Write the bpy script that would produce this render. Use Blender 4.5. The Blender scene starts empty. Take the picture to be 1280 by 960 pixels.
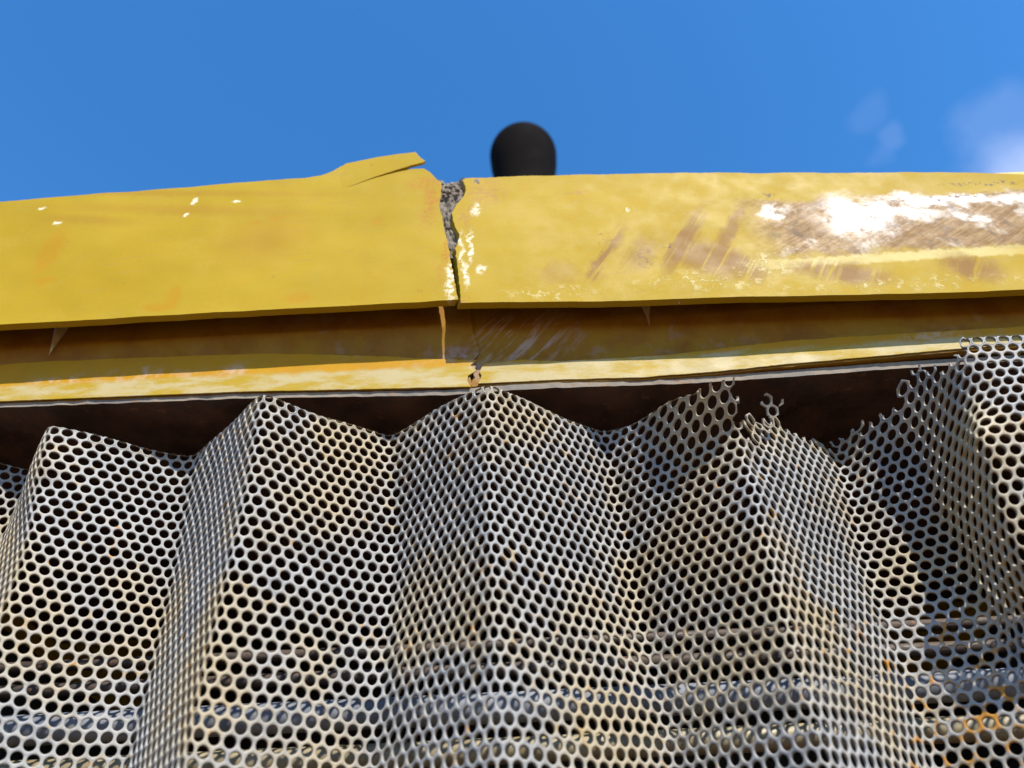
import bpy, bmesh, math, random
import numpy as np
from mathutils import Vector, Matrix, noise

random.seed(7); rng = np.random.default_rng(7)
S = bpy.context.scene
COL = S.collection

# ------------------------------------------------------------------ camera
CAM_Z = 1.5                                  # eye height; the ground is z = 0
PITCH, ROLL, FPX = math.radians(41), math.radians(2.7), 961.0
Fv = np.array([0, math.cos(PITCH), math.sin(PITCH)])
U0 = np.array([0, -math.sin(PITCH), math.cos(PITCH)])
R0v = np.array([1.0, 0, 0])
RC = math.cos(ROLL)*R0v - math.sin(ROLL)*U0
UC = math.sin(ROLL)*R0v + math.cos(ROLL)*U0
cam_d = bpy.data.cameras.new('camera'); cam = bpy.data.objects.new('camera', cam_d); COL.objects.link(cam)
m = Matrix.Identity(4)
for i in range(3):
    m[i][0], m[i][1], m[i][2] = RC[i], UC[i], -Fv[i]
m[2][3] = CAM_Z
cam.matrix_world = m
cam_d.sensor_width = 36; cam_d.lens = FPX/1280*36
cam_d.clip_start = 0.01; cam_d.clip_end = 5000
cam_d.dof.use_dof = True; cam_d.dof.focus_distance = 0.60; cam_d.dof.aperture_fstop = 5.8
S.camera = cam

# ------------------------------------------------------------------ light
SUN = Vector((0.47, -1.0, 1.22)).normalized()      # direction towards the sun
el = math.asin(SUN.z); az = math.atan2(SUN.x, SUN.y)
w = bpy.data.worlds.new('World'); S.world = w; w.use_nodes = True
nt = w.node_tree; N = nt.nodes; L = nt.links; N.clear()
sky = N.new('ShaderNodeTexSky'); sky.sky_type = 'NISHITA'; sky.sun_disc = False
sky.sun_elevation = el; sky.sun_rotation = az; sky.air_density = 1.0; sky.dust_density = 0.15; sky.ozone_density = 4.5
hs = N.new('ShaderNodeHueSaturation'); hs.inputs['Saturation'].default_value = 1.25
L.new(sky.outputs[0], hs.inputs['Color'])
# a low bank of thin fair-weather cloud with a few wisps beside it
tc = N.new('ShaderNodeTexCoord')
def vm(op, a, b=None, scale=None):
    n = N.new('ShaderNodeVectorMath'); n.operation = op
    for i, x in enumerate((a, b)):
        if x is None: continue
        if isinstance(x, tuple): n.inputs[i].default_value = x
        else: L.new(x, n.inputs[i])
    return n
cn = N.new('ShaderNodeTexNoise'); cn.inputs['Scale'].default_value = 9.0; cn.inputs['Detail'].default_value = 8; cn.inputs['Roughness'].default_value = 0.55
L.new(tc.outputs['Generated'], cn.inputs['Vector'])
wob = vm('SUBTRACT', cn.outputs['Color'], (.5, .5, .5))
wob2 = N.new('ShaderNodeVectorMath'); wob2.operation = 'MULTIPLY_ADD'; L.new(wob.outputs[0], wob2.inputs[0]); wob2.inputs[1].default_value = (.09,)*3; L.new(tc.outputs['Generated'], wob2.inputs[2])
last = hs.outputs[0]
def sky_dir(px, py):
    v_ = Fv*961.0+RC*(px-640)+UC*(480-py); return tuple(v_/np.linalg.norm(v_))
for px_, py_, rr, dens in ((1285, 244, .080, .42), (1385, 268, .12, .5), (1120, 170, .021, .07), (1108, 197, .018, .04), (1085, 138, .028, .04), (1262, 150, .05, .10)):
    dd = vm('DISTANCE', wob2.outputs[0], sky_dir(px_, py_))
    cr = N.new('ShaderNodeMapRange'); cr.interpolation_type = 'SMOOTHSTEP'
    cr.inputs['From Min'].default_value = rr*1.05; cr.inputs['From Max'].default_value = rr*.35; cr.inputs['To Max'].default_value = dens
    L.new(dd.outputs['Value'], cr.inputs['Value'])
    cmx = N.new('ShaderNodeMixRGB'); cmx.inputs['Color2'].default_value = (3.0, 3.4, 4.7, 1)
    L.new(cr.outputs[0], cmx.inputs['Fac']); L.new(last, cmx.inputs['Color1']); last = cmx.outputs[0]
bg = N.new('ShaderNodeBackground'); bg.inputs['Strength'].default_value = 0.15
L.new(cmx.outputs[0], bg.inputs['Color'])
wo = N.new('ShaderNodeOutputWorld'); L.new(bg.outputs[0], wo.inputs['Surface'])

sd = bpy.data.lights.new('sun', 'SUN'); sd.energy = 4.2; sd.angle = math.radians(0.53); sd.color = (1.0, 0.94, 0.83)
so = bpy.data.objects.new('sun', sd); COL.objects.link(so)
so.rotation_euler = SUN.to_track_quat('Z', 'Y').to_euler(); so.location = (2, -2, 6)

S.view_settings.view_transform = 'Standard'; S.view_settings.look = 'None'
S.view_settings.gamma = 1.0; S.view_settings.use_curve_mapping = False
S.view_settings.exposure = 0.90
S.render.engine = 'CYCLES'
S.cycles.max_bounces = 4; S.cycles.diffuse_bounces = 3; S.cycles.glossy_bounces = 2; S.cycles.caustics_reflective = False; S.cycles.caustics_refractive = False
S.render.resolution_x, S.render.resolution_y = 1024, 768

# ------------------------------------------------------------------ helpers
def ray(x, y): return Fv*FPX + RC*(x-640) + UC*(480-y)
def at(x, y, Y):                              # the point at distance Y (metres in front of the lens, level) seen at a photo pixel
    r = ray(x, y); r = r*Y/r[1]; return np.array([r[0], r[1], r[2]+CAM_Z])
def at_z(x, y, Z):
    r = ray(x, y); r = r*(Z-CAM_Z)/r[2]; return np.array([r[0], r[1], r[2]+CAM_Z])

def tag(o, label=None, cat=None, group=None, kind=None):
    if label: o['label'] = label
    if cat: o['category'] = cat
    if group: o['group'] = group
    if kind: o['kind'] = kind
    return o
def empty(name, loc, label, cat, group=None):
    o = bpy.data.objects.new(name, None); COL.objects.link(o); o.location = loc
    o.empty_display_size = 0.05
    return tag(o, label, cat, group)
def mesh_obj(name, verts, faces, mat, parent=None, smooth=False, bevel=0.0):
    me = bpy.data.meshes.new(name); me.from_pydata([tuple(v) for v in verts], [], faces); me.update()
    bm = bmesh.new(); bm.from_mesh(me); bmesh.ops.recalc_face_normals(bm, faces=bm.faces); bm.to_mesh(me); bm.free()
    me.materials.append(mat)
    if smooth: me.polygons.foreach_set('use_smooth', [True]*len(me.polygons))
    o = bpy.data.objects.new(name, me); COL.objects.link(o)
    if parent is not None:
        o.parent = parent; o.matrix_parent_inverse = Matrix.Translation(parent.location).inverted()
    if bevel:
        b = o.modifiers.new('bevel', 'BEVEL'); b.width = bevel; b.segments = 2; b.limit_method = 'ANGLE'; b.angle_limit = math.radians(50)
    return o
def box(name, lo, hi, mat, parent=None, bevel=0.0):
    (a, b, c), (d, e, f) = lo, hi
    v = [(a,b,c),(d,b,c),(d,e,c),(a,e,c),(a,b,f),(d,b,f),(d,e,f),(a,e,f)]
    q = [(0,1,2,3),(4,5,6,7),(0,1,5,4),(1,2,6,5),(2,3,7,6),(3,0,4,7)]
    return mesh_obj(name, v, q, mat, parent, bevel=bevel)
def lathe(name, prof, centre, mat, parent=None, n=40):
    v = []; q = []
    for r, z in prof:
        for k in range(n):
            a = 2*math.pi*k/n; v.append((centre[0]+r*math.cos(a), centre[1]+r*math.sin(a), centre[2]+z))
    for i in range(len(prof)-1):
        for k in range(n):
            q.append((i*n+k, i*n+(k+1) % n, (i+1)*n+(k+1) % n, (i+1)*n+k))
    q.append(tuple(range(n))); q.append(tuple((len(prof)-1)*n+k for k in range(n)))
    return mesh_obj(name, v, q, mat, parent, smooth=True)
def tube(name, p0, p1, r, mat, parent=None, n=24, seg=40, wob=0.0, seed=0):
    v = []; q = []
    for i in range(seg+1):
        t = i/seg; c = np.array(p0)*(1-t)+np.array(p1)*t
        dy = wob*noise.noise((t*4, seed, 1)); dz = wob*noise.noise((t*4, seed, 9))
        for k in range(n):
            a = 2*math.pi*k/n
            v.append((c[0], c[1]+dy+r*math.cos(a), c[2]+dz+r*math.sin(a)))
    for i in range(seg):
        for k in range(n): q.append((i*n+k, i*n+(k+1) % n, (i+1)*n+(k+1) % n, (i+1)*n+k))
    q.append(tuple(range(n))); q.append(tuple(seg*n+k for k in range(n)))
    return mesh_obj(name, v, q, mat, parent, smooth=True)

# ------------------------------------------------------------------ materials
class Mat:
    def __init__(s, name):
        s.m = bpy.data.materials.new(name); s.m.use_nodes = True
        s.nt = s.m.node_tree; s.N = s.nt.nodes; s.L = s.nt.links
        s.b = s.N['Principled BSDF']; s.cache = {}
        s.tc = s.N.new('ShaderNodeTexCoord'); s.co = s.tc.outputs['Object']
    def map(s, scale=(1,1,1), rot=(0,0,0), loc=(0,0,0)):
        r = s.N.new('ShaderNodeMapping'); r.inputs['Rotation'].default_value = rot
        s.L.new(s.co, r.inputs['Vector'])
        n = s.N.new('ShaderNodeMapping'); n.inputs['Scale'].default_value = scale; n.inputs['Location'].default_value = loc
        s.L.new(r.outputs[0], n.inputs['Vector']); return n.outputs[0]
    def noise(s, scale, detail=5, rough=0.55, vec=None, dist=0.0):
        detail = min(detail, 5); key = (scale, detail, rough, dist)
        if vec is None and key in s.cache: return s.cache[key]
        n = s.N.new('ShaderNodeTexNoise'); n.inputs['Scale'].default_value = scale; n.inputs['Detail'].default_value = detail
        n.inputs['Roughness'].default_value = rough; n.inputs['Distortion'].default_value = dist
        s.L.new(vec if vec is not None else s.co, n.inputs['Vector'])
        if vec is None: s.cache[key] = n.outputs['Fac']
        return n.outputs['Fac']
    def ramp(s, v, lo, hi, a=0.0, b=1.0):
        n = s.N.new('ShaderNodeMapRange'); n.interpolation_type = 'SMOOTHSTEP'
        for k, x in (('From Min', lo), ('From Max', hi), ('To Min', a), ('To Max', b)): n.inputs[k].default_value = x
        s.L.new(v, n.inputs['Value']); return n.outputs[0]
    def math(s, op, a, b=None):
        n = s.N.new('ShaderNodeMath'); n.operation = op; n.use_clamp = False
        for i, x in enumerate((a, b)):
            if x is None: continue
            if isinstance(x, (int, float)): n.inputs[i].default_value = x
            else: s.L.new(x, n.inputs[i])
        return n.outputs[0]
    def mix(s, fac, a, b):
        n = s.N.new('ShaderNodeMixRGB')
        for i, x in ((0, fac), (1, a), (2, b)):
            if isinstance(x, (int, float)): n.inputs[i].default_value = x if i == 0 else (x, x, x, 1)
            elif isinstance(x, tuple): n.inputs[i].default_value = (*x, 1)
            else: s.L.new(x, n.inputs[i])
        return n.outputs[0]
    def set(s, name, v):
        i = s.b.inputs[name]
        if isinstance(v, (int, float)): i.default_value = v
        elif isinstance(v, tuple): i.default_value = (*v, 1)
        else: s.L.new(v, i)
    def bump(s, h, strength=0.3, dist=0.001):
        n = s.N.new('ShaderNodeBump'); n.inputs['Strength'].default_value = strength; n.inputs['Distance'].default_value = dist
        s.L.new(h, n.inputs['Height']); s.L.new(n.outputs[0], s.b.inputs['Normal'])
    # ragged-edged patch on a plate in the x,z plane: centre c=(x,z), radii r=(rx,rz), tilt in radians
    def warp(s, scale=60, amt=0.02):
        n = s.N.new('ShaderNodeTexNoise'); n.inputs['Scale'].default_value = scale; n.inputs['Detail'].default_value = 6; n.inputs['Roughness'].default_value = 0.65
        s.L.new(s.co, n.inputs['Vector'])
        a = s.N.new('ShaderNodeVectorMath'); a.operation = 'SUBTRACT'; s.L.new(n.outputs['Color'], a.inputs[0]); a.inputs[1].default_value = (.5, .5, .5)
        b = s.N.new('ShaderNodeVectorMath'); b.operation = 'MULTIPLY_ADD'; s.L.new(a.outputs[0], b.inputs[0]); b.inputs[1].default_value = (amt*2,)*3; s.L.new(s.co, b.inputs[2])
        return b.outputs[0]
    def patch(s, vec, c, r, tilt=0.0, soft=0.35, square=False):
        a = s.N.new('ShaderNodeVectorMath'); a.operation = 'SUBTRACT'; s.L.new(vec, a.inputs[0]); a.inputs[1].default_value = (c[0], 0, c[1])
        n = s.N.new('ShaderNodeVectorRotate'); n.rotation_type = 'Y_AXIS'; n.inputs['Angle'].default_value = tilt; s.L.new(a.outputs[0], n.inputs['Vector'])
        k = s.N.new('ShaderNodeVectorMath'); k.operation = 'MULTIPLY'; s.L.new(n.outputs[0], k.inputs[0]); k.inputs[1].default_value = (1/r[0], 0, 1/r[1])
        if square:
            ab = s.N.new('ShaderNodeVectorMath'); ab.operation = 'ABSOLUTE'; s.L.new(k.outputs[0], ab.inputs[0])
            sx = s.N.new('ShaderNodeSeparateXYZ'); s.L.new(ab.outputs[0], sx.inputs[0])
            d = s.math('MAXIMUM', sx.outputs[0], sx.outputs[2])
        else:
            l = s.N.new('ShaderNodeVectorMath'); l.operation = 'LENGTH'; s.L.new(k.outputs[0], l.inputs[0]); d = l.outputs['Value']
        return s.ramp(d, 1+soft*.5, 1-soft, 0, 1)
def px_patch(x, y, rx, ry, Y):                # photo-pixel patch -> plate coordinates
    c = at(x, y, Y); e = at(x+rx, y, Y); g = at(x, y-ry, Y)
    return (c[0], c[2]), (abs(e[0]-c[0]), abs(g[2]-c[2]))

hz = CAM_Z
YB, YW = 0.438, 0.471                         # front plate and web plate distances

def yellow_paint(name, right=None, web=False, primer=False):
    M = Mat(name)
    big = M.noise(7, 4, .5); mid = M.noise(38, 6, .6); fine = M.noise(420, 4, .6)
    col = M.mix(M.ramp(big, .35, .68), (.332, .218, .0075), (.36, .240, .0125))
    col = M.mix(M.ramp(mid, .55, .85, 0, .5), col, (.40, .225, .008))
    # vertical run-off streaks and faint dirt
    st = M.noise(1, 5, .6, vec=M.map((55, 1, 7)))
    col = M.mix(M.ramp(st, .58, .85, 0, .35), col, (.35, .19, .02))
    sp = M.noise(150, 3, .5)
    col = M.mix(M.ramp(sp, .72, .78, 0, .55), col, (.24, .13, .03))
    # chalked, rubbed and finely scratched
    ck = M.noise(16, 8, .72); col = M.mix(M.ramp(ck, .50, .70, 0, .28), col, (.38, .265, .042))
    sr = M.noise(1, 4, .6, vec=M.map((26, 1, 420), (0, .12, 0))); col = M.mix(M.math('MULTIPLY', M.ramp(sr, .62, .67, 0, .45), M.ramp(M.noise(9, 3, .5), .45, .6)), col, (.30, .19, .05))
    ds = M.noise(900, 2, .5); col = M.mix(M.ramp(ds, .66, .74, 0, .30), col, (.20, .12, .03))
    wv = M.warp(70, .010)
    wv2 = M.warp(160, .006)
    rough = M.ramp(mid, .3, .7, .52, .68)
    M.set('Specular IOR Level', .13)
    metal = 0.0
    hgt = M.math('ADD', M.math('MULTIPLY', mid, .6), M.math('MULTIPLY', fine, .25))
    if right is False:
        for (x, y, rx, ry, t) in ((62, 315, 16, 28, 0), (216, 372, 11, 16, 0), (196, 384, 22, 6, 0), (372, 372, 20, 8, 0), (55, 350, 18, 5, 0), (345, 273, 9, 5, 0), (472, 276, 7, 5, 0), (320, 278, 6, 4, 0)):
            c, r = px_patch(x, y, rx, ry, YB); col = M.mix(M.math('MULTIPLY', M.patch(wv2, c, r, t, .6), .75), col, (.36, .19, .005))
        for (x, y, rx, ry, t) in ((230, 262, 160, 7, -.11), (110, 275, 70, 6, -.16), (200, 241, 210, 4, -.085), (330, 300, 60, 30, .3)):
            c, r = px_patch(x, y, rx, ry, YB); col = M.mix(M.math('MULTIPLY', M.patch(wv2, c, r, t, .9), .6), col, (.31, .17, .012))
        for (x, y, rx, ry) in ((243, 251, 3.5, 5), (233, 268, 3, 3), (54, 261, 5, 1.4), (72, 279, 6, 1.8), (295, 252, 6, 1.4)):
            c, r = px_patch(x, y, rx, ry, YB); col = M.mix(M.patch(wv2, c, r, 0, .6), col, (.66, .60, .42))
        # rust and chipped edge along the fracture
        for (x, y, rx, ry, t) in ((540, 250, 12, 34, -.1), (556, 318, 6, 34, -.1), (530, 228, 22, 8, .3)):
            c, r = px_patch(x, y, rx, ry, YB); col = M.mix(M.math('MULTIPLY', M.patch(wv, c, r, t, .8), M.ramp(M.noise(210, 5, .7), .40, .58)), col, (.35, .16, .015))
        for (x, y, rx, ry) in ((563, 350, 6, 26), (555, 262, 3, 12)):
            c, r = px_patch(x, y, rx, ry, YB); col = M.mix(M.math('MULTIPLY', M.patch(wv, c, r, 0, .7), M.ramp(M.noise(210, 5, .7), .42, .55)), col, (.66, .60, .46))
    if right is True:
        stk = M.noise(1, 6, .65, vec=M.map((200, 1, 11), (0, -.55, 0)))       # slanting scratches
        stk2 = M.noise(1, 6, .65, vec=M.map((330, 1, 30), (0, -1.0, 0)))
        # big worn field at the right end: primer and metal show through
        c, r = px_patch(1150, 276, 218, 36, YB); wv3 = M.warp(45, .022); f1 = M.patch(wv3, c, r, .0, .25, True)
        brown = M.mix(M.ramp(stk2, .35, .65), (.19, .105, .038), (.30, .195, .090))
        brown = M.mix(M.ramp(M.noise(55, 6, .65), .52, .70), brown, (.15, .10, .06))
        pale = M.noise(26, 7, .66)
        brown = M.mix(M.ramp(pale, .56, .68, 0, .8), brown, (.50, .45, .37))
        col = M.mix(f1, col, brown)
        glare_whites = None
        for (x, y, rx, ry, t) in ((1070, 271, 46, 25, -.1), (1195, 249, 110, 8, .05), (1215, 270, 24, 8, .5), (965, 268, 16, 10, 0), (1120, 262, 60, 9, .3)):
            c, r = px_patch(x, y, rx, ry, YB); p = M.patch(wv3, c, r, -t, .95); glare_whites = p if glare_whites is None else M.math('MAXIMUM', glare_whites, p)
        wmask = M.math('MULTIPLY', glare_whites, M.ramp(M.noise(60, 8, .74), .30, .56))
        col = M.mix(wmask, col, (.74, .73, .71))  # white puts the sun glare into the colour, over bare primer
        # blistered lines above and below the worn field
        for (x, y, rx, ry, t) in ((1230, 229, 60, 2.2, 0), (1190, 246, 95, 2.0, .04), (960, 242, 12, 4, .4)):
            c, r = px_patch(x, y, rx, ry, YB); col = M.mix(M.math('MULTIPLY', M.patch(wv, c, r, t, .7), M.ramp(M.noise(210, 5, .7), .50, .56)), col, (.10, .07, .05))
        c, r = px_patch(1120, 321, 190, 6, YB); col = M.mix(M.math('MULTIPLY', M.patch(wv2, c, r, .02, .5, True), .75), col, (.56, .46, .19))
        for (x, y, rx, ry, t, k) in ((1050, 340, 70, 13, .25, 1.0), (1215, 334, 40, 17, .45, .95), (880, 322, 34, 34, -.9, .9), (758, 316, 10, 36, .5, .9), (925, 330, 24, 28, -.6, .9), (745, 345, 14, 8, .4, .7), (856, 300, 14, 46, .5, .95), (910, 290, 11, 46, .5, .85), (800, 318, 22, 24, .5, .6), (700, 340, 30, 16, .4, .35)):
            c, r = px_patch(x, y, rx, ry, YB); col = M.mix(M.math('MULTIPLY', M.math('MULTIPLY', M.patch(wv, c, r, -t, .7), M.ramp(stk, .34, .50)), k), col, (.215, .108, .024))
        for (x, y, rx, ry, k) in ((805, 322, 14, 16, .58), (755, 300, 14, 10, .62), (835, 310, 10, 8, .6)):
            c, r = px_patch(x, y, rx, ry, YB); col = M.mix(M.math('MULTIPLY', M.patch(wv, c, r, 0, .8), M.ramp(M.noise(210, 5, .7), k-.06, k)), col, (.16, .08, .03))
        crust = None
        for (x, y, rx, ry, t) in ((890, 352, 110, 14, 0), (1130, 355, 170, 8, 0), (965, 330, 40, 16, 0), (690, 366, 60, 8, 0)):
            c, r = px_patch(x, y, rx, ry, YB); p = M.patch(wv, c, r, t, .9); crust = p if crust is None else M.math('MAXIMUM', crust, p)
        cm = M.math('MULTIPLY', crust, M.ramp(M.noise(120, 7, .72), .49, .61))
        col = M.mix(M.math('MULTIPLY', cm, .7), col, (.54, .45, .22))
        # chips beside the fracture
        for (x, y, rx, ry) in ((594, 262, 5, 9), (589, 308, 2.5, 20), (578, 325, 4, 14), (583, 345, 4, 14), (601, 338, 5, 5), (576, 300, 4, 10), (784, 262, 3, 2)):
            c, r = px_patch(x, y, rx, ry, YB); col = M.mix(M.math('MULTIPLY', M.patch(wv, c, r, 0, .7), M.ramp(M.noise(210, 5, .7), .40, .50)), col, (.66, .62, .46))
        for (x, y, rx, ry) in ((605, 240, 28, 20), (582, 270, 10, 16), (577, 375, 14, 5), (725, 240, 12, 3)):
            c, r = px_patch(x, y, rx, ry, YB); col = M.mix(M.math('MULTIPLY', M.patch(wv, c, r, 0, .8), M.ramp(M.noise(210, 5, .7), .44, .58)), col, (.33, .175, .035))
        rough = M.mix(f1, rough, M.ramp(M.noise(90, 6, .7), .35, .65, .52, .72))
        rough = M.mix(wmask, rough, .40)
        metal = M.math('MULTIPLY', M.math('ADD', M.math('MULTIPLY', f1, .04), M.math('MULTIPLY', wmask, .15)), 1.0)
        hgt = M.math('ADD', hgt, M.math('MULTIPLY', M.math('MULTIPLY', f1, M.noise(140, 6, .7)), 1.5))
        hgt = M.math('ADD', hgt, M.math('MULTIPLY', cm, .8))
    if web:
        g = M.math('MULTIPLY', M.ramp(M.noise(48, 6, .68, dist=.4), .53, .62), M.ramp(M.noise(12, 3, .5), .46, .60))
        col = M.mix(M.math('MULTIPLY', g, .4), col, (.40, .38, .36))
        # brown grime in random blotches over the whole plate
        d = M.noise(30, 6, .65)
        col = M.mix(M.ramp(d, .40, .70, .15, .65), col, (.30, .13, .02))
        sc = M.noise(1, 5, .6, vec=M.map((300, 1, 30), (0, -.75, 0)))
        c, r = px_patch(650, 425, 70, 40, YW); col = M.mix(M.math('MULTIPLY', M.patch(wv, c, r, 0, .8), M.ramp(sc, .50, .62)), col, (.50, .44, .36))
        for (x, y, rx, ry) in ((575, 452, 26, 18), (630, 465, 50, 12), (190, 472, 60, 12), (290, 466, 20, 8), (1170, 430, 50, 14), (80, 478, 40, 8)):
            c, r = px_patch(x, y, rx, ry, YW); col = M.mix(M.math('MULTIPLY', M.patch(wv, c, r, 0, .8), M.ramp(M.noise(110, 5, .65), .42, .60)), col, (.47, .44, .43))
        rough = M.ramp(mid, .3, .7, .45, .7)
        if primer: col = M.mix(M.ramp(M.noise(22, 6, .65), .38, .72, .45, .90), col, (.19, .068, .007))  # brown over the yellow web paints in the shade of the recess
        else:                                 # ochre paints the shaded band, pale wear the sunlit one below the shadow line
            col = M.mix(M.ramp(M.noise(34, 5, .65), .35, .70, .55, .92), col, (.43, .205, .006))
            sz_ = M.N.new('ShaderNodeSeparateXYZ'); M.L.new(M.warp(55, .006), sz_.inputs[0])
            lit_rub = M.ramp(sz_.outputs[2], hz+.4345, hz+.4285)
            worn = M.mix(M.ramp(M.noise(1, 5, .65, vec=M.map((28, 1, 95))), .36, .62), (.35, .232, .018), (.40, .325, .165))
            col = M.mix(lit_rub, col, worn)
    M.set('Base Color', col); M.set('Roughness', rough); M.set('Metallic', metal)
    M.bump(hgt, .35, .0012)
    return M.m

def sheet_material():
    M = Mat('weathered_perforated_steel')
    n1 = M.noise(11, 5, .6); n2 = M.noise(60, 6, .65); n3 = M.noise(300, 4, .6)
    col = M.mix(M.ramp(n2, .35, .65), (.215, .213, .210), (.315, .307, .292))
    col = M.mix(M.ramp(n1, .42, .66, 0, .78), col, (.36, .285, .165))
    col = M.mix(M.ramp(M.noise(85, 6, .7), .56, .70, 0, .8), col, (.34, .24, .11))
    # rust: sparse specks, heavier low on the right
    sx = M.N.new('ShaderNodeSeparateXYZ'); M.L.new(M.co, sx.inputs[0])
    lowr = M.math('MULTIPLY', M.ramp(sx.outputs[0], .12, .30), M.ramp(sx.outputs[2], 1.76, 1.64))
    r1 = M.math('ADD', M.noise(70, 6, .7), M.math('MULTIPLY', lowr, .12))
    col = M.mix(M.ramp(r1, .635, .70), col, (.36, .165, .022))
    dk = M.noise(130, 5, .7)
    col = M.mix(M.ramp(dk, .58, .74, 0, .75), col, (.09, .075, .06))
    M.set('Base Color', col); M.set('Roughness', M.ramp(n2, .3, .7, .48, .7)); M.set('Metallic', 0.0); M.set('Specular IOR Level', .3)
    M.bump(M.math('ADD', n3, M.math('MULTIPLY', n2, .6)), .35, .0007)
    return M.m

def simple(name, a, b, scale, rough=(.4, .7), metal=0.0, bump=.3, extra=None):
    M = Mat(name); n = M.noise(scale, 6, .65)
    col = M.mix(M.ramp(n, .35, .65), a, b)
    if extra: col = M.mix(M.ramp(M.noise(scale*2.7, 6, .7), .58, .70), col, extra)
    M.set('Base Color', col); M.set('Roughness', M.ramp(n, .3, .7, *rough)); M.set('Metallic', metal)
    M.bump(M.noise(scale*6, 4, .6), bump, .001)
    return M.m

mat_left = yellow_paint('yellow_paint_left', False)
mat_right = yellow_paint('yellow_paint_right', True)
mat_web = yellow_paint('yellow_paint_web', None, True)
mat_web_shade = yellow_paint('shaded_web_paint', None, True, True)
mat_lip = yellow_paint('yellow_paint_plain')
mat_sheet = sheet_material()
mat_rubble = simple('grey_fracture', (.135, .108, .080), (.19, .157, .12), 30, (.8, .95), 0, .2, (.15, .10, .055))
mat_edge = simple('worn_plate_edge', (.16, .14, .12), (.25, .205, .155), 35, (.7, .9), 0, .5, (.24, .13, .06))
mat_edge.node_tree.nodes['Principled BSDF'].inputs['Specular IOR Level'].default_value = .15
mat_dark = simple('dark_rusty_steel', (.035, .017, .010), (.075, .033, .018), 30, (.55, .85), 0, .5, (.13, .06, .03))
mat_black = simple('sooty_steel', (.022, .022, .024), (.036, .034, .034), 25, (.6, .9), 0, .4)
mat_rubber = simple('black_rubber', (.0030, .0020, .0018), (.0045, .0032, .0030), 20, (.8, .95), 0, .2)
mat_rubber.node_tree.nodes['Principled BSDF'].inputs['Specular IOR Level'].default_value = .05
mat_galv = simple('galvanised_tube', (.11, .12, .145), (.19, .20, .225), 40, (.6, .8), 0, .2, (.22, .17, .13))
mat_cream = simple('cream_tube', (.19, .15, .08), (.28, .23, .14), 40, (.4, .6), 0, .3, (.30, .16, .06))
mat_rust = simple('rusty_rod', (.03, .02, .015), (.065, .042, .03), 60, (.5, .8), .1, .5, (.17, .07, .03))
mat_drip = simple('drip_and_reflection', (.36, .28, .13), (.46, .37, .18), 90, (.25, .5), 0, .3)
mat_body = simple('yellow_body', (.58, .38, .035), (.66, .45, .06), 8, (.35, .5), 0, .2, (.40, .24, .06))

# ------------------------------------------------------------------ setting
def ground_mat():
    M = Mat('dry_yard_ground')
    n = M.noise(.6, 6, .6); f = M.noise(25, 6, .7)
    col = M.mix(M.ramp(n, .35, .65), (.15, .080, .042), (.20, .115, .062))
    col = M.mix(M.ramp(f, .55, .75, 0, .6), col, (.10, .055, .03))
    M.set('Base Color', col); M.set('Roughness', .9); M.bump(f, .6, .02)
    return M.m
gm = ground_mat()
g = mesh_obj('ground', [(-2000,-2000,0),(2000,-2000,0),(2000,2000,0),(-2000,2000,0)], [(0,1,2,3)], gm)
tag(g, 'dry red-brown yard ground below the machine', kind='structure')

# ------------------------------------------------------------------ engine housing behind the grille
HX = 0.62
housing = empty('engine_housing', (0, .60, 0), 'dark rusty engine housing behind the perforated sheet and under the yellow beam', 'housing')
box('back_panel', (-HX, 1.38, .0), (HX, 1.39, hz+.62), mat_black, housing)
box('side_panel', (-HX-.012, .50, .0), (-HX, 1.39, hz+.62), mat_body, housing)
box('side_panel', (HX, .50, .0), (HX+.012, 1.39, hz+.62), mat_body, housing)
box('roof_panel', (-HX-.012, .447, hz+.625), (HX+.012, 1.40, hz+.632), mat_body, housing)
box('lower_panel', (-HX, .515, .0), (HX, .527, hz-.11), mat_body, housing, .003)
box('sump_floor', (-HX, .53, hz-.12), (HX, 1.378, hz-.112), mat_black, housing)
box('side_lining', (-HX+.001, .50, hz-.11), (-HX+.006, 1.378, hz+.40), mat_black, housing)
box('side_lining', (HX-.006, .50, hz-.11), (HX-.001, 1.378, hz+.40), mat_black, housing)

# ------------------------------------------------------------------ cracked yellow beam
beam = empty('cracked_beam', (0, .455, hz+.41), 'yellow painted steel beam cracked through in the middle above the perforated grille', 'beam')

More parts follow.
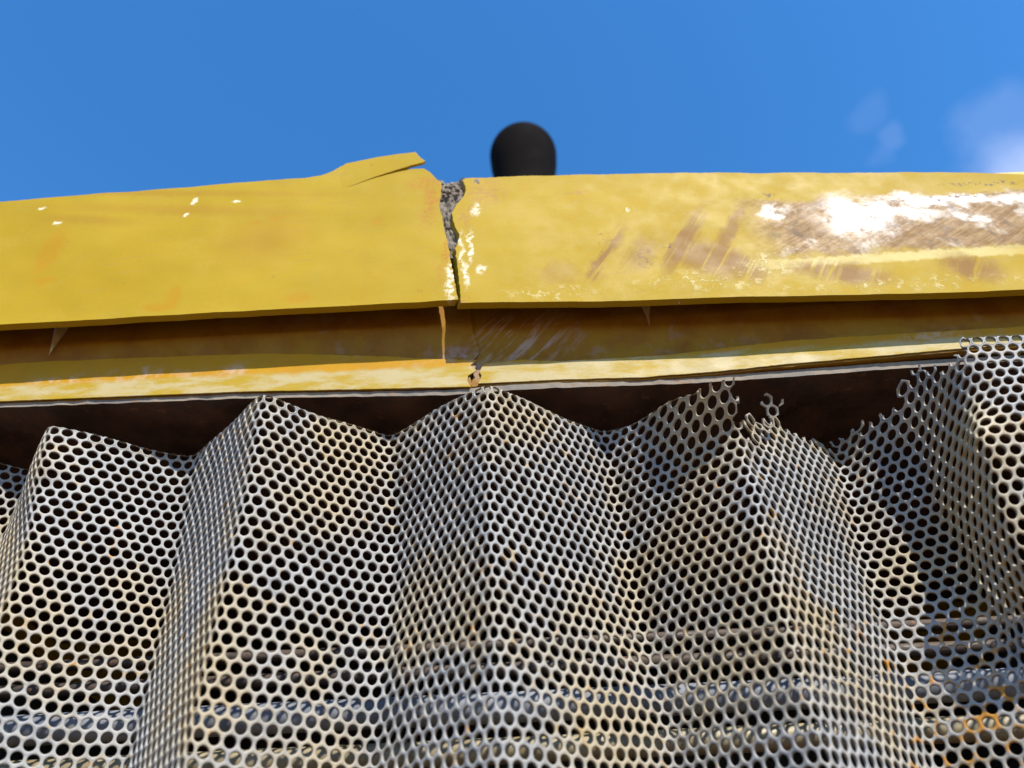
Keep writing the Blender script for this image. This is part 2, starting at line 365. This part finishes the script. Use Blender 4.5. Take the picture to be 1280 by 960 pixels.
def curve(pts, Y):                            # photo polyline -> list of (X, Z) on the plane at distance Y
    return [(p[0], p[2]) for p in (at(x, y, Y) for x, y in pts)]
def ev(c, x):
    xs = [p[0] for p in c]; zs = [p[1] for p in c]; return np.interp(x, xs, zs)
def plate(name, top, bot, endA, endB, Y, thick, mat, slantA=0.0, slantB=0.0, nu=150, nv=28, amp=.0019, seed=0, jag=.0008, bevel=.0013, dense=None, lean=None):
    """Plate with free-form outline. top/bot: (x,z) curves; endA/endB: (x,z) polylines of the two ends, bottom to top.
       slant shifts the rear edge of an end sideways (a fracture that runs through the metal at an angle)."""
    def endx(e, z):
        zs = [p[1] for p in e]; xs = [p[0] for p in e]; return np.interp(z, zs, xs)
    us = np.linspace(0, 1, nu+1)
    if dense == 'B': us = 1-(1-us)**1.7
    if dense == 'A': us = us**1.7
    front = []; back = []
    for j in range(nv+1):
        t = j/nv
        for i, u in enumerate(us):
            x = 0.0; z = 0.0
            xa = endA[0][0]; xb = endB[0][0]
            x = xa+(xb-xa)*u
            for _ in range(5):
                z = ev(bot, x)*(1-t)+ev(top, x)*t
                xa = endx(endA, z); xb = endx(endB, z); x = xa+(xb-xa)*u
            jx = 0
            if (i == 0 and slantA) or (i == nu and slantB) or jag < .0008: jx = .0016*noise.noise((z*170, 5, 3.1))+.0011*noise.noise((z*520, seed, 3.1))
            elif i == 0 or i == nu: jx = jag*noise.noise((z*330, seed, i*3.1))*1.6
            jz = 0
            if j == 0: jz = .35*jag*noise.noise((x*60, seed, 4)) + .25*jag*noise.noise((x*300, seed, 7))
            if j == nv: jz = .8*jag*noise.noise((x*45, seed, 14)) + .6*jag*noise.noise((x*220, seed, 17))
            dy = amp*noise.noise((x*9, z*9, seed))+amp*.35*noise.noise((x*34, z*34, seed+5))
            if lean: dy += lean(x, z)
            front.append((x+jx, Y+dy, z+jz))
            sl = slantA*max(0, 1-u*8)+slantB*max(0, 1-(1-u)*8)
            back.append((x+jx+sl, Y+dy+thick, z+jz))
    n = len(front); W = nu+1; q = []
    for j in range(nv):
        for i in range(nu):
            a = j*W+i; q.append((a, a+1, a+W+1, a+W)); q.append((n+a, n+a+W, n+a+W+1, n+a+1))
    for i in range(nu):
        q.append((i, n+i, n+i+1, i+1)); a = nv*W+i; q.append((a, a+1, n+a+1, n+a))
    for j in range(nv):
        a = j*W; q.append((a, a+W, n+a+W, n+a)); a = j*W+nu; q.append((a, n+a, n+a+W, a+W))
    return mesh_obj(name, front+back, q, mat, beam, smooth=False, bevel=bevel)

XL, XR = -0.60, 0.60
# front plate, left of the crack
topL = curve([(-420, 300), (-200, 273), (0, 253), (120, 243), (260, 231), (380, 221), (402, 217.5), (432, 206), (465, 203), (490, 207), (508, 211.5), (530, 211), (538, 216), (546, 225), (552, 230)], YB)
botL = curve([(-420, 432), (-200, 419), (0, 406), (200, 394), (400, 383), (500, 378), (573, 374)], YB)
crackL = curve([(572.5, 376), (568, 350), (563.5, 330), (561, 312), (556, 290), (553, 274), (549, 258), (551, 244), (552, 231)], YB)
endL = [(XL, hz-1), (XL, hz+2)]
pl = plate('front_plate', topL, botL, endL, crackL, YB, .007, mat_left, slantB=-.0034, seed=1, dense='B', nu=190, nv=64)
pl['label'] = 'left front plate, evenly yellow with faint drips'
# front plate, right of the crack
topR = curve([(572, 226), (584, 222), (640, 219), (760, 217), (900, 216), (1050, 216), (1126, 215), (1280, 217), (1500, 219), (1800, 222)], YB)
botR = curve([(560, 379.5), (600, 378), (800, 375), (1000, 370), (1280, 362), (1500, 355), (1800, 346)], YB)
crackR = curve([(576.5, 379), (574, 350), (571.5, 330), (570, 312), (575, 294), (569, 285), (565, 268), (570, 258), (579, 247), (583, 237), (579, 224)], YB)
endR = [(XR, hz-1), (XR, hz+2)]
pr = plate('front_plate', topR, botR, crackR, endR, YB, .007, mat_right, slantA=-.0034, seed=2, dense='A', nu=190, nv=64)
pr['label'] = 'right front plate, scraped and worn to primer at its far end'

# torn flake lifted along the top of the left plate
def slab(name, outline, Y0, thick, mat, parent, tilt=0.0, bevel=.0006, jag=.0006, sub=6, yfun=None, seed=3):
    pts = []
    n = len(outline)
    for i in range(n):
        (x0, y0), (x1, y1) = outline[i], outline[(i+1) % n]
        for k in range(sub):
            t = k/sub; pts.append((x0+(x1-x0)*t, y0+(y1-y0)*t))
    F = []
    for (x, y) in pts:
        p = at(x, y, Y0); yy = yfun(p) if yfun else 0
        F.append((p[0]+jag*noise.noise((p[0]*300, p[2]*300, seed)), p[1]+yy, p[2]+jag*noise.noise((p[0]*300, p[2]*300, seed+9))))
    B = [(a, b+thick, c) for a, b, c in F]
    k = len(F); q = [tuple(range(k)), tuple(reversed(range(k, 2*k)))]
    for i in range(k): q.append((i, (i+1) % k, k+(i+1) % k, k+i))
    return mesh_obj(name, F+B, q, mat, parent, bevel=bevel)
zf = at(450, 222, YB)[2]
xf = (at(428, 222, YB)[0], at(528, 205, YB)[0])
fl = slab('torn_flake', [(405, 219), (418, 210), (432, 203), (470, 197), (500, 194), (520, 193), (526, 200), (532, 205), (529, 207), (515, 209.5), (490, 216), (465, 223), (438, 232), (420, 236)], YB, .0030, mat_lip, beam,
          yfun=lambda p: .0012-.0046*min(1.2, max(-.2, (p[0]-xf[0])/(xf[1]-xf[0]))))
fl['label'] = 'jagged flake of torn yellow metal lifted above the edge'

# grey crumbled fracture filling the upper crack
def rubble():
    nu, nv = 46, 70; v = []; q = []
    for j in range(nv+1):
        t = j/nv
        y = 322-(322-224)*t
        lo = np.interp(y, [222, 235, 262, 290, 322], [538, 538, 538, 546, 558]); hi = np.interp(y, [222, 235, 250, 262, 290, 322], [604, 602, 596, 580, 580, 574])
        for i in range(nu+1):
            u = i/nu; x = lo+(hi-lo)*u
            yy = y
            if j == nv: yy = y+np.interp(x, [536, 548, 560, 572, 590, 606], [6, 3, 7, 3, -1, 1])+2.2*noise.noise((x*.3, 1, 2))
            p = at(x, yy, YB+.0030)
            d = .0046*noise.ridged_multi_fractal((x*.07, y*.045, 3), 1.0, 2.2, 5, 1.0, 2.0)-.004
            cell = noise.cell((x*.16, y*.12, 4))*.0009
            v.append((p[0], p[1]+d+cell*.8, p[2]))
    n = len(v); W = nu+1
    for a in list(v): v.append((a[0], YB+.016, a[2]))
    for j in range(nv):
        for i in range(nu):
            a = j*W+i; q.append((a, a+1, a+W+1, a+W)); q.append((n+a, n+a+W, n+a+W+1, n+a+1))
    for i in range(nu):
        q.append((i, n+i, n+i+1, i+1)); a = nv*W+i; q.append((a, a+1, n+a+1, n+a))
    for j in range(nv):
        a = j*W; q.append((a, a+W, n+a+W, n+a)); a = j*W+nu; q.append((a, n+a, n+a+W, a+W))
    o = mesh_obj('fracture_rubble', v, q, mat_rubble, beam)
    o['label'] = 'crumbled grey metal packed in the crack'
rubble()
for k in range(9):                           # loose crumbs stuck on the fracture lips
    x = random.uniform(553, 586); y = random.uniform(232, 246)
    c = at(x, y, YB+.0005); r = random.uniform(.0012, .0026)
    bm = bmesh.new(); bmesh.ops.create_icosphere(bm, subdivisions=2, radius=r)
    for vv in bm.verts: vv.co *= 1+.45*noise.noise(vv.co*700+Vector((k, 0, 0)))
    me = bpy.data.meshes.new('crumb'); bm.to_mesh(me); bm.free(); me.materials.append(mat_rubble)
    o = bpy.data.objects.new('crumb', me); COL.objects.link(o); o.parent = beam; o.matrix_parent_inverse = Matrix.Translation(beam.location).inverted(); o.location = c

# web plate behind, with its break
def flat(x0, x1, z): return [(x0, z), (x1, z)]
ztopw = hz+.500
ZK = hz+.443
def web_lean(x, z):                          # above the knee the section slopes out to meet the front plate
    t = max(0.0, z-ZK); return -min(.006, .25*t*t/(t+.01))
webbotL = curve([(-420, 522), (-200, 513), (0, 503), (150, 498), (300, 491), (450, 488), (600, 484)], YW)
webcrackL = curve([(588, 486), (590, 477), (586, 468), (597, 459), (589, 454), (599, 441), (592, 420), (586, 380), (584, 250)], YW)
wl = plate('web_plate', flat(XL, XR, ztopw), webbotL, endL, webcrackL, YW, .006, mat_web_shade, seed=11, lean=web_lean, nu=170, nv=24, jag=.0009, dense='B', amp=.0008)
webbotR = curve([(x, y+max(0, x-600)*.0085) for x, y in [(560, 483), (600, 480), (700, 476), (800, 473.5), (900, 466), (965, 459), (1080, 449), (1194, 439), (1280, 433), (1500, 420), (1800, 400)]], YW)
webcrackR = curve([(586, 486), (592, 470), (590, 440), (586, 400), (580, 250)], YW+.002)
wr = plate('web_plate', flat(XL, XR, ztopw), webbotR, webcrackR, endR, YW+.0025, .006, mat_web_shade, seed=12, lean=lambda x, z: web_lean(x, z)-.017*max(0, x+.04), nu=170, nv=24, jag=.0009, dense='A', amp=.0008)
# thin doubler strips welded along the lower web (their upper edge is the long hairline)
def strip(name, top, bot, a, b, Y, seed, lean=None):
    tc_ = curve(top, Y); bc = curve(bot, Y)
    def end(e): return curve(e, Y) if isinstance(e, list) else (endL if e < 0 else endR)
    ea, eb = end(a), end(b)
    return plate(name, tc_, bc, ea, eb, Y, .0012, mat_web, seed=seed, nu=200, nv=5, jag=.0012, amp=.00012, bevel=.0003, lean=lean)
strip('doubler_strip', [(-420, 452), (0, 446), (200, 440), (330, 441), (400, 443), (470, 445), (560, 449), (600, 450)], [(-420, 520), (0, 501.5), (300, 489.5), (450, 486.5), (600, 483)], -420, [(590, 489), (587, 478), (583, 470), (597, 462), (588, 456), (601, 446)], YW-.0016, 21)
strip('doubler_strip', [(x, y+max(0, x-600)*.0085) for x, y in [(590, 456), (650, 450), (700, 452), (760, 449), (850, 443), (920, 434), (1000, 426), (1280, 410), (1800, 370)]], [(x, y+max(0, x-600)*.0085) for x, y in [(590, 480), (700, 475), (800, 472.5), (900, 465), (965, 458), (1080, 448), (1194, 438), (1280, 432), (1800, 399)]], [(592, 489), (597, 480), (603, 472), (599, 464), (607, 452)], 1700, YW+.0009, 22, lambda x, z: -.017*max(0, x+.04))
# flange plate under the web; its worn front edge shows as a pale line
edge = [(-420, 530, 523), (0, 509.5, 503.5), (300, 498, 492), (560, 494, 488), (620, 489, 482.5), (700, 484.5, 478), (850, 480, 473), (980, 471.5, 463.5), (1130, 460, 452), (1280, 451, 444), (1800, 425, 418)]
YF = YW+.001
v = []; q = []
xs = np.linspace(-420, 1800, 240)
for x in xs:
    yb = np.interp(x, [e[0] for e in edge], [e[1] for e in edge]); yt = np.interp(x, [e[0] for e in edge], [e[2] for e in edge])
    wv_ = .8*noise.noise((x*.05, 3, 3))+.5*noise.noise((x*.2, 5, 3))
    a = at(x, yb+wv_*.7, YF); b = at(x, yt+wv_*.3-.2, YF)
    if abs(a[0]) > .615: a[0] = b[0] = math.copysign(.615, a[0])
    dy = .0008*noise.noise((x*.06, 8, 1))
    v += [(a[0], YF+dy, a[2]), (b[0], YF+dy, b[2]), (b[0], .975, b[2]+.02), (a[0], .975, a[2]+.02)]
for i in range(len(xs)-1):
    a = i*4; b = a+4
    for k in range(4): q.append((a+k, a+(k+1) % 4, b+(k+1) % 4, b+k))
q.append((0, 1, 2, 3)); e_ = (len(xs)-1)*4; q.append((e_+3, e_+2, e_+1, e_))
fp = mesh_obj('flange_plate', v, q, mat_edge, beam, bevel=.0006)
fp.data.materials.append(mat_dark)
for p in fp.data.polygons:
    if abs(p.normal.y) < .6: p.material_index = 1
fp['label'] = 'horizontal flange with a worn pale front edge and rusty underside'
# paint drip under the front plate; pale cones model light reflections on the web
def drip(x, y0, y1, wpx, name='paint_drip', Y=YB+.004):
    p0 = at(x, y0, Y); p1 = at(x, y1, Y); L_ = p0[2]-p1[2]; wd = wpx/961*.64
    prof = []
    for k in range(13):
        t = k/12; prof.append((max(.00015, wd*(1-t)**1.2+.0006*math.sin(t*math.pi)), L_*(1-t)))
    o = lathe(name, prof, (p1[0], p1[1], p1[2]), mat_drip, beam, 16)
    return o
drip(849, 374, 380, 4)
drip(61, 408, 444, 9, 'reflection_cone', YW-.006)['label'] = 'pale pointed cone added for a light reflection on the shaded web'
drip(812, 380, 408, 8, 'reflection_cone', YW-.004)

# ------------------------------------------------------------------ perforated corrugated sheet
PIT, RAD, THK = .0091, .0036, .0019
ZT = hz+.375
def fold(top, rest=(), Y=None):
    p = at_z(top[0], top[1], top[2] if len(top) > 2 else ZT) if Y is None else at(top[0], top[1], Y)
    pts = [p]
    for r in rest: pts.append(at(*r))
    return pts
FOLDS = [
    ('R', [(-.535, .43, ZT)]),
    ('V', [(-.405, .522, ZT)]),
    ('R', fold((62, 531, hz+.386), [(37, 657, .466), (15, 732, .464), (-60, 900, .462)])),
    ('V', fold((242, 570, hz+.382), [(215, 720, .516), (192, 820, .516), (165, 930, .514)])),
    ('R', fold((330, 493), [(298, 650, .431), (276, 740, .431), (249, 860, .431), (229, 950, .431)])),
    ('V', fold((486, 546, hz+.382), [(494, 663, .502), (488, 754, .500), (476, 857, .494), (466, 950, .496)])),
    ('R', fold((610, 478), [(613, 650, .429), (617, 756, .428), (621, 900, .428)])),
    ('V', fold((755, 543, hz+.382), [(774, 640, .512), (792, 732, .510), (806, 800, .508), (832, 900, .503)])),
    ('R', fold((900, 470), [(940, 591, .435), (957, 680, .434), (1004, 852, .432), (1030, 935, .432)])),
    ('V', fold((1044, 556), [(1062, 620, .518), (1078, 700, .514), (1112, 790, .508), (1158, 921, .503)])),
    ('M', fold((1138, 470), [(1143, 520, .465), (1150, 570, .482), (1166, 630, .489), (1200, 690, .488), (1238, 770, .480), (1290, 900, .464)])),
    ('R', fold((1204, 424), [(1217, 500, .405), (1226, 560, .408), (1246, 620, .412), (1272, 690, .420), (1330, 790, .438), (1410, 930, .445)])),
    ('F', fold((1300, 418), [(1330, 520, .403), (1370, 620, .408), (1440, 760, .428), (1540, 930, .440)])),
    ('V', [(.470, .500, ZT)]),
    ('R', [(.560, .435, ZT)]),
]
zg = np.linspace(hz-.12, hz+.42, 110)
FX = np.zeros((len(FOLDS), len(zg))); FY = np.zeros_like(FX)
for i, (k, pts) in enumerate(FOLDS):
    pts = sorted([tuple(p) for p in pts], key=lambda p: p[2])
    zz = [p[2] for p in pts]
    FX[i] = np.interp(zg, zz, [p[0] for p in pts]); FY[i] = np.interp(zg, zz, [p[1] for p in pts])
    if len(pts) > 1:                          # carry the last direction on beyond the frame
        sl = (pts[1][0]-pts[0][0])/(pts[1][2]-pts[0][2]); lowm = zg < zz[0]; FX[i][lowm] = pts[0][0]+sl*.3*(zg[lowm]-zz[0])
    ker = np.exp(-.5*(np.arange(-6, 7)/3.0)**2); ker /= ker.sum()
    for A in (FX, FY):
        A[i] = np.convolve(np.pad(A[i], 6, mode='edge'), ker, mode='valid')
d = np.sqrt(np.diff(FX, axis=0)**2+np.diff(FY, axis=0)**2)
sel = (zg > hz+.05) & (zg < hz+.38)
sf = np.concatenate([[0], np.cumsum(d[:, sel].mean(axis=1))])
sg = np.arange(0, sf[-1], .001)
GX = np.zeros((len(zg), len(sg))); GY = np.zeros_like(GX)
gk = np.exp(-.5*(np.arange(-18, 19)/5.0)**2); gk /= gk.sum()
for j in range(len(zg)):
    x = np.interp(sg, sf, FX[:, j]); y = np.interp(sg, sf, FY[:, j])
    GX[j] = np.convolve(np.pad(x, 18, mode='reflect', reflect_type='odd'), gk, mode='valid'); GY[j] = np.convolve(np.pad(y, 18, mode='reflect', reflect_type='odd'), gk, mode='valid')
SS, ZZ = np.meshgrid(sg, zg)
def g2(s0, z0, ws, wz): return np.exp(-((SS-s0)/ws)**2-((ZZ-(hz+z0))/wz)**2)
GZ = ZZ.copy()
for k in range(34):                           # soft dents all over
    s0, z0 = rng.uniform(0, sf[-1]), rng.uniform(-.05, .38)
    GY += rng.uniform(-.0042, .0042)*g2(s0, z0, rng.uniform(.02, .05), rng.uniform(.02, .05))
    GX += rng.uniform(-.0032, .0032)*g2(s0, z0, rng.uniform(.02, .05), rng.uniform(.02, .05))
GZ += .0012*np.sin(SS*31+1.3)+.0010*np.sin(SS*73+ZZ*20)
iR0, iV0, iR1, iV1, iR2, iV2, iR3, iV3, iM, iR4, iFl = range(2, 13)
def smooth01(x): x = np.clip(x, 0, 1); return x*x*(3-2*x)
# top of the fourth ridge curls out and over, its torn lip beside it is pushed in
wL = smooth01((SS-(sf[iR3]-.085))/.065)*smooth01(((sf[iR3]+.010)-SS)/.008)
GY -= wL*.80*np.clip(ZZ-(hz+.330), 0, None)
wRr = smooth01((SS-(sf[iR3]+.006))/.006)*smooth01((sf[iR3]+.040-SS)/.02)*smooth01((ZZ-(hz+.318))/.012)
GY += wRr*.006; GX += wRr*.003
# dent in the flank right of the torn ridge and crumple at the fifth ridge
GY += .006*g2(sf[iR3]+.012, .305, .012, .014)
GY += .005*g2(sf[iR4]+.004, .325, .012, .022)-.004*g2(sf[iR4]+.002, .285, .012, .016)
GX += .004*g2(sf[iR4]+.004, .330, .014, .022)-.004*g2(sf[iR4], .295, .014, .018)
GY += .004*g2(sf[iR0]+.004, .330, .012, .012)

def sample(s, z):
    a = np.clip((s-sg[0])/.001, 0, len(sg)-1.001); b = np.clip((z-zg[0])/(zg[1]-zg[0]), 0, len(zg)-1.001)
    i = a.astype(int); j = b.astype(int); u = (a-i)[..., None]; t = (b-j)[..., None]
    G = np.stack([GX, GY, GZ], -1)
    return (G[j, i]*(1-u)+G[j, i+1]*u)*(1-t)+(G[j+1, i]*(1-u)+G[j+1, i+1]*u)*t
def surf(s, z):
    P = sample(s, z); e = .0012
    ds = sample(s+e, z)-sample(s-e, z); dz = sample(s, z+e)-sample(s, z-e)
    n = np.cross(ds, dz); n /= np.linalg.norm(n, axis=-1, keepdims=True)+1e-12
    return P, n                               # normal points towards the viewer (-y)

row = PIT*math.sqrt(3)/2
def ztop(s):
    k = [(0, .382), (sf[iR0]-.02, .384), (sf[iR0], .385), (sf[iV0], .382), (sf[iR1], .375), (sf[iV1], .382), (sf[iR2], .375), (sf[iV2], .382), (sf[iR3]-.05, .368), (sf[iR3]-.030, .359), (sf[iR3]-.006, .361), (sf[iR3]+.006, .352),
         (sf[iR3]+.012, .353), (sf[iR3]+.040, .357), (sf[iV3]-.03, .364), (sf[iV3], .374), (sf[iV3]+.02, .374), (sf[iM]-.012, .370), (sf[iM]-.006, .374), (sf[iM]+.012, .386), (sf[iM]+.022, .374), (sf[iR4]-.014, .368), (sf[iR4]-.004, .374), (sf[iR4]+.01, .376), (sf[-1], .376)]
    return np.interp(s, [a for a, _ in k], [b for _, b in k])
cells = {}
nrow = int((.12+.40)/row)
for r in range(nrow):
    zc = hz-.10+r*row
    for c in range(int(sf[-1]/PIT)-1):
        sc = .006+c*PIT+(PIT/2 if r % 2 else 0)
        zt = hz+ztop(sc)
        lim = .0045 if sc < sf[iR3]-.02 or sc > sf[iR4]+.002 else .0006*noise.noise((sc*90, 2, 2))
        if zc > zt+lim: continue
        cells[(r, c)] = (sc, zc)
# scraps that stand up alone from the torn edges
def add_cells(s_lo, s_hi, z_lo, z_hi):
    for r in range(nrow):
        zc = hz-.10+r*row
        if not z_lo <= zc-hz <= z_hi: continue
        for c in range(int(sf[-1]/PIT)-1):
            sc = .006+c*PIT+(PIT/2 if r % 2 else 0)
            if s_lo <= sc <= s_hi: cells[(r, c)] = (sc, zc)
# slit down the torn ridge
for key in [k for k, (s, z) in cells.items() if abs(s-(sf[iR3]+.008)) < .0052 and z > hz+.332]: del cells[key]

def near(r, c):
    o = 0 if r % 2 else -1
    return [(r, c-1), (r, c+1), (r+1, c+o), (r+1, c+o+1), (r-1, c+o), (r-1, c+o+1)]
for _ in range(4):                            # nothing hangs on by less than two neighbours
    for key in [k for k in cells if k[0] > 20 and 2 < k[1] < int(sf[-1]/PIT)-4 and sum(n in cells for n in near(*k)) < 2]: del cells[key]
K = 18
ang = []; outr = []
hexc = [(PIT/math.sqrt(3)*math.cos(math.radians(90+60*k)), PIT/math.sqrt(3)*math.sin(math.radians(90+60*k))) for k in range(6)]
O = []
for k in range(6):
    a, b = hexc[k], hexc[(k+1) % 6]
    for t in (0, 1/3, 2/3): O.append((a[0]+(b[0]-a[0])*t, a[1]+(b[1]-a[1])*t))
O = np.array(O); A = np.arctan2(O[:, 1], O[:, 0])
keys = list(cells); C = np.array([cells[k] for k in keys]); nC = len(C)
rad = RAD*(1+.012*rng.standard_normal(nC))[:, None]
def ring(off):
    q_ = C[:, None, :]+off
    lim = hz+ztop(q_[..., 0])+.0003*np.sin(q_[..., 0]*900)
    shear = (q_[..., 0] < sf[iR3]-.02) | (q_[..., 0] > sf[iR4]+.002)          # guillotined edge; elsewhere it is torn
    q_[..., 1] = np.where(shear, np.minimum(q_[..., 1], lim), q_[..., 1])
    return q_
circ = np.stack([np.cos(A), np.sin(A)], -1)[None]
rings = [(ring(O[None]), 0.0), (ring(circ*(rad+.00025)[..., None]), 0.0), (ring(circ*rad[..., None]), -.00025), (ring(circ*rad[..., None]), -THK), (ring(O[None]), -THK)]
V = np.zeros((nC, 5, K, 3)); RZ = np.stack([sz[..., 1] for sz, _ in rings], 1)
for i, (sz, dep) in enumerate(rings):
    P, n = surf(sz[..., 0], sz[..., 1]); V[:, i] = P+n*dep
def nb(r, c):
    o = 0 if r % 2 else -1
    return [(r, c-1), (r, c+1), (r+1, c+o), (r+1, c+o+1), (r-1, c+o), (r-1, c+o+1)]
faces = []
ks = np.arange(K); kn = (ks+1) % K
quad_full = []
for i in range(4):
    quad_full.append(np.stack([i*K+ks, i*K+kn, (i+1)*K+kn, (i+1)*K+ks], -1))
side = np.stack([4*K+ks, 4*K+kn, kn, ks], -1)
full = np.concatenate(quad_full)                      # front, bevel, wall, back
allq = []
keyset = set(keys)
for idx, (r, c) in enumerate(keys):
    nbs = nb(r, c); miss = [k not in keyset for k in nbs]
    base = idx*5*K
    if not any(miss):
        allq.append(full+base); continue
    keep = np.ones(K, bool)
    upmiss = miss[2] or miss[3]
    if upmiss and r > 10 and sf[iR3]-.03 < cells[(r, c)][0] < sf[iR4]:
        h = random.random()
        tilt = random.uniform(-.9, 1.3)
        V[idx] += np.clip(RZ[idx]-cells[(r, c)][1], 0, None)[..., None]*np.array([random.uniform(-.4, .4), -tilt, 0])
        if h < .85:                                   # the edge was sheared or torn through this hole
            cut = random.uniform(-.15, .55)
            am = np.sin((A+np.roll(A, -1))/2)
            mid = (O+np.roll(O, -1, axis=0))/2; am = mid[:, 1]/np.linalg.norm(mid, axis=1); axm = mid[:, 0]/np.linalg.norm(mid, axis=1)
            keep = am < cut
            if h < .12:
                sgn = random.choice((-1, 1)); keep |= (axm*sgn > random.uniform(.2, .7))
    fk = np.concatenate([qq[keep] for qq in quad_full]+[side[keep]])
    # end caps where a ring has been broken open
    caps = []
    for k in range(K):
        if keep[k] and not keep[(k+1) % K]: j = (k+1) % K; caps.append((j, K+j, 3*K+j, 4*K+j))
        if keep[k] and not keep[k-1]: caps.append((k, 4*K+k, 3*K+k, K+k))
    if caps: fk = np.concatenate([fk, np.array(caps)])
    allq.append(fk+base)
Q = np.concatenate(allq).astype(np.int32)
used = np.unique(Q); remap = np.full(nC*5*K, -1, np.int32); remap[used] = np.arange(len(used))
vv = V.reshape(-1, 3)[used]; Q = remap[Q]
me = bpy.data.meshes.new('perforated_sheet')
me.vertices.add(len(vv)); me.vertices.foreach_set('co', vv.astype(np.float32).ravel())
me.loops.add(Q.size); me.loops.foreach_set('vertex_index', Q.ravel())
me.polygons.add(len(Q)); me.polygons.foreach_set('loop_start', np.arange(0, Q.size, 4, dtype=np.int32)); me.polygons.foreach_set('loop_total', np.full(len(Q), 4, np.int32))
me.update(calc_edges=True); me.validate()
me.polygons.foreach_set('use_smooth', np.ones(len(me.polygons), bool))
me.materials.append(mat_sheet)
sheet = bpy.data.objects.new('perforated_grille', me); COL.objects.link(sheet)
tag(sheet, 'corrugated perforated grey steel sheet with round holes and torn top edge', 'grille')
print('cells', nC, 'quads', len(Q))

# scrap of the same sheet that still hangs from the torn edge by one strand
def scrap(name, origin, ux, uy, layout, parent, bend):
    v = []; q = []
    ux = np.array(ux)/np.linalg.norm(ux); uy = np.array(uy)-ux*np.dot(uy, ux); uy /= np.linalg.norm(uy); un = np.cross(ux, uy)
    for (cx, cy, k0, k1) in layout:
        base = len(v)
        for dep in (0, -THK):
            for rr in ('o', 'i'):
                for k in range(K):
                    p = O[k] if rr == 'o' else circ[0, k]*RAD
                    a_, b_ = cx*PIT+p[0], cy*row+p[1]
                    v.append(np.array(origin)+ux*a_+uy*b_+un*(dep+bend*b_*b_))
        for k in range(k0, k1):
            a0, a1 = k % K, (k+1) % K
            q += [(base+a0, base+a1, base+K+a1, base+K+a0), (base+2*K+a0, base+3*K+a0, base+3*K+a1, base+2*K+a1),
                  (base+K+a0, base+K+a1, base+3*K+a1, base+3*K+a0), (base+a0, base+2*K+a0, base+2*K+a1, base+a1)]
        if k1-k0 < K:
            for k in (k0 % K, k1 % K): q.append((base+k, base+K+k, base+3*K+k, base+2*K+k))
    o = mesh_obj(name, v, q, mat_sheet, None)
    o.parent = parent
    o['label'] = 'small rusty scrap bent out of the torn edge'
    return o
scrap('torn_scrap', at(961, 527, .452), (.95, .18, .10), (.22, -.35, .95), [(0, 0, 3, 17), (.5, 1, 0, 18), (0, 2, 5, 19), (1.0, 2, 10, 14)], sheet, 10.0)

# ------------------------------------------------------------------ bars behind the sheet
def bar(name, y, Y, r, mat, label, cat, group=None, wob=.0006, slope=0.0, seed=0):
    c = at(640, y, Y)
    o = tube(name, (-.615, Y, c[2]-slope), (.615, Y, c[2]+slope), r, mat, None, wob=wob, seed=seed)
    return tag(o, label, cat, group)
bar('galvanised_tube', 884, .565, .0105, mat_galv, 'pale blue-grey metal tube seen through holes low behind the sheet', 'tube', seed=1)
bar('cream_tube', 938, .565, .0085, mat_cream, 'cream painted tube behind the sheet, lowest in view', 'tube', seed=2)
bar('rusty_rod', 836, .575, .0050, mat_rust, 'rusty brown rod just above the blue-grey tube, seen through holes', 'rod', 'rusty rods behind the sheet', seed=3)
bar('rusty_rod', 806, .60, .0045, mat_rust, 'thin rusty brown rod behind the sheet, upper of the two', 'rod', 'rusty rods behind the sheet', seed=4)

# ------------------------------------------------------------------ round black knob above the beam
YK = 1.15
kc = at(654, 196, YK); kr = 40/961*math.hypot(kc[1], kc[2]-CAM_Z)
knob = empty('round_knob', (kc[0], kc[1], hz+.632), 'round-topped black rubber knob rising behind the top of the beam', 'knob')
prof = [(kr*.80, -kr*6.3), (kr*.82, -kr*6.1), (kr*.80, -kr*5.5), (kr*.80, -kr*1.7), (kr*.90, -kr*1.0), (kr*.97, -kr*.5)]
for k in range(25):
    a = math.pi/2*k/24; prof.append((max(.0004, kr*math.cos(a)), kr*math.sin(a)))
lathe('dome_cap', prof, tuple(kc), mat_rubber, knob, 64)
base_z = hz+.632
lathe('stem', [(kr*.42, base_z+.012-kc[2]), (kr*.40, -kr*6.2)], tuple(kc), mat_rubber, knob, 32)
lathe('foot', [(kr*.9, base_z-kc[2]), (kr*.9, base_z+.010-kc[2]), (kr*.6, base_z+.014-kc[2])], tuple(kc), mat_black, knob, 32)
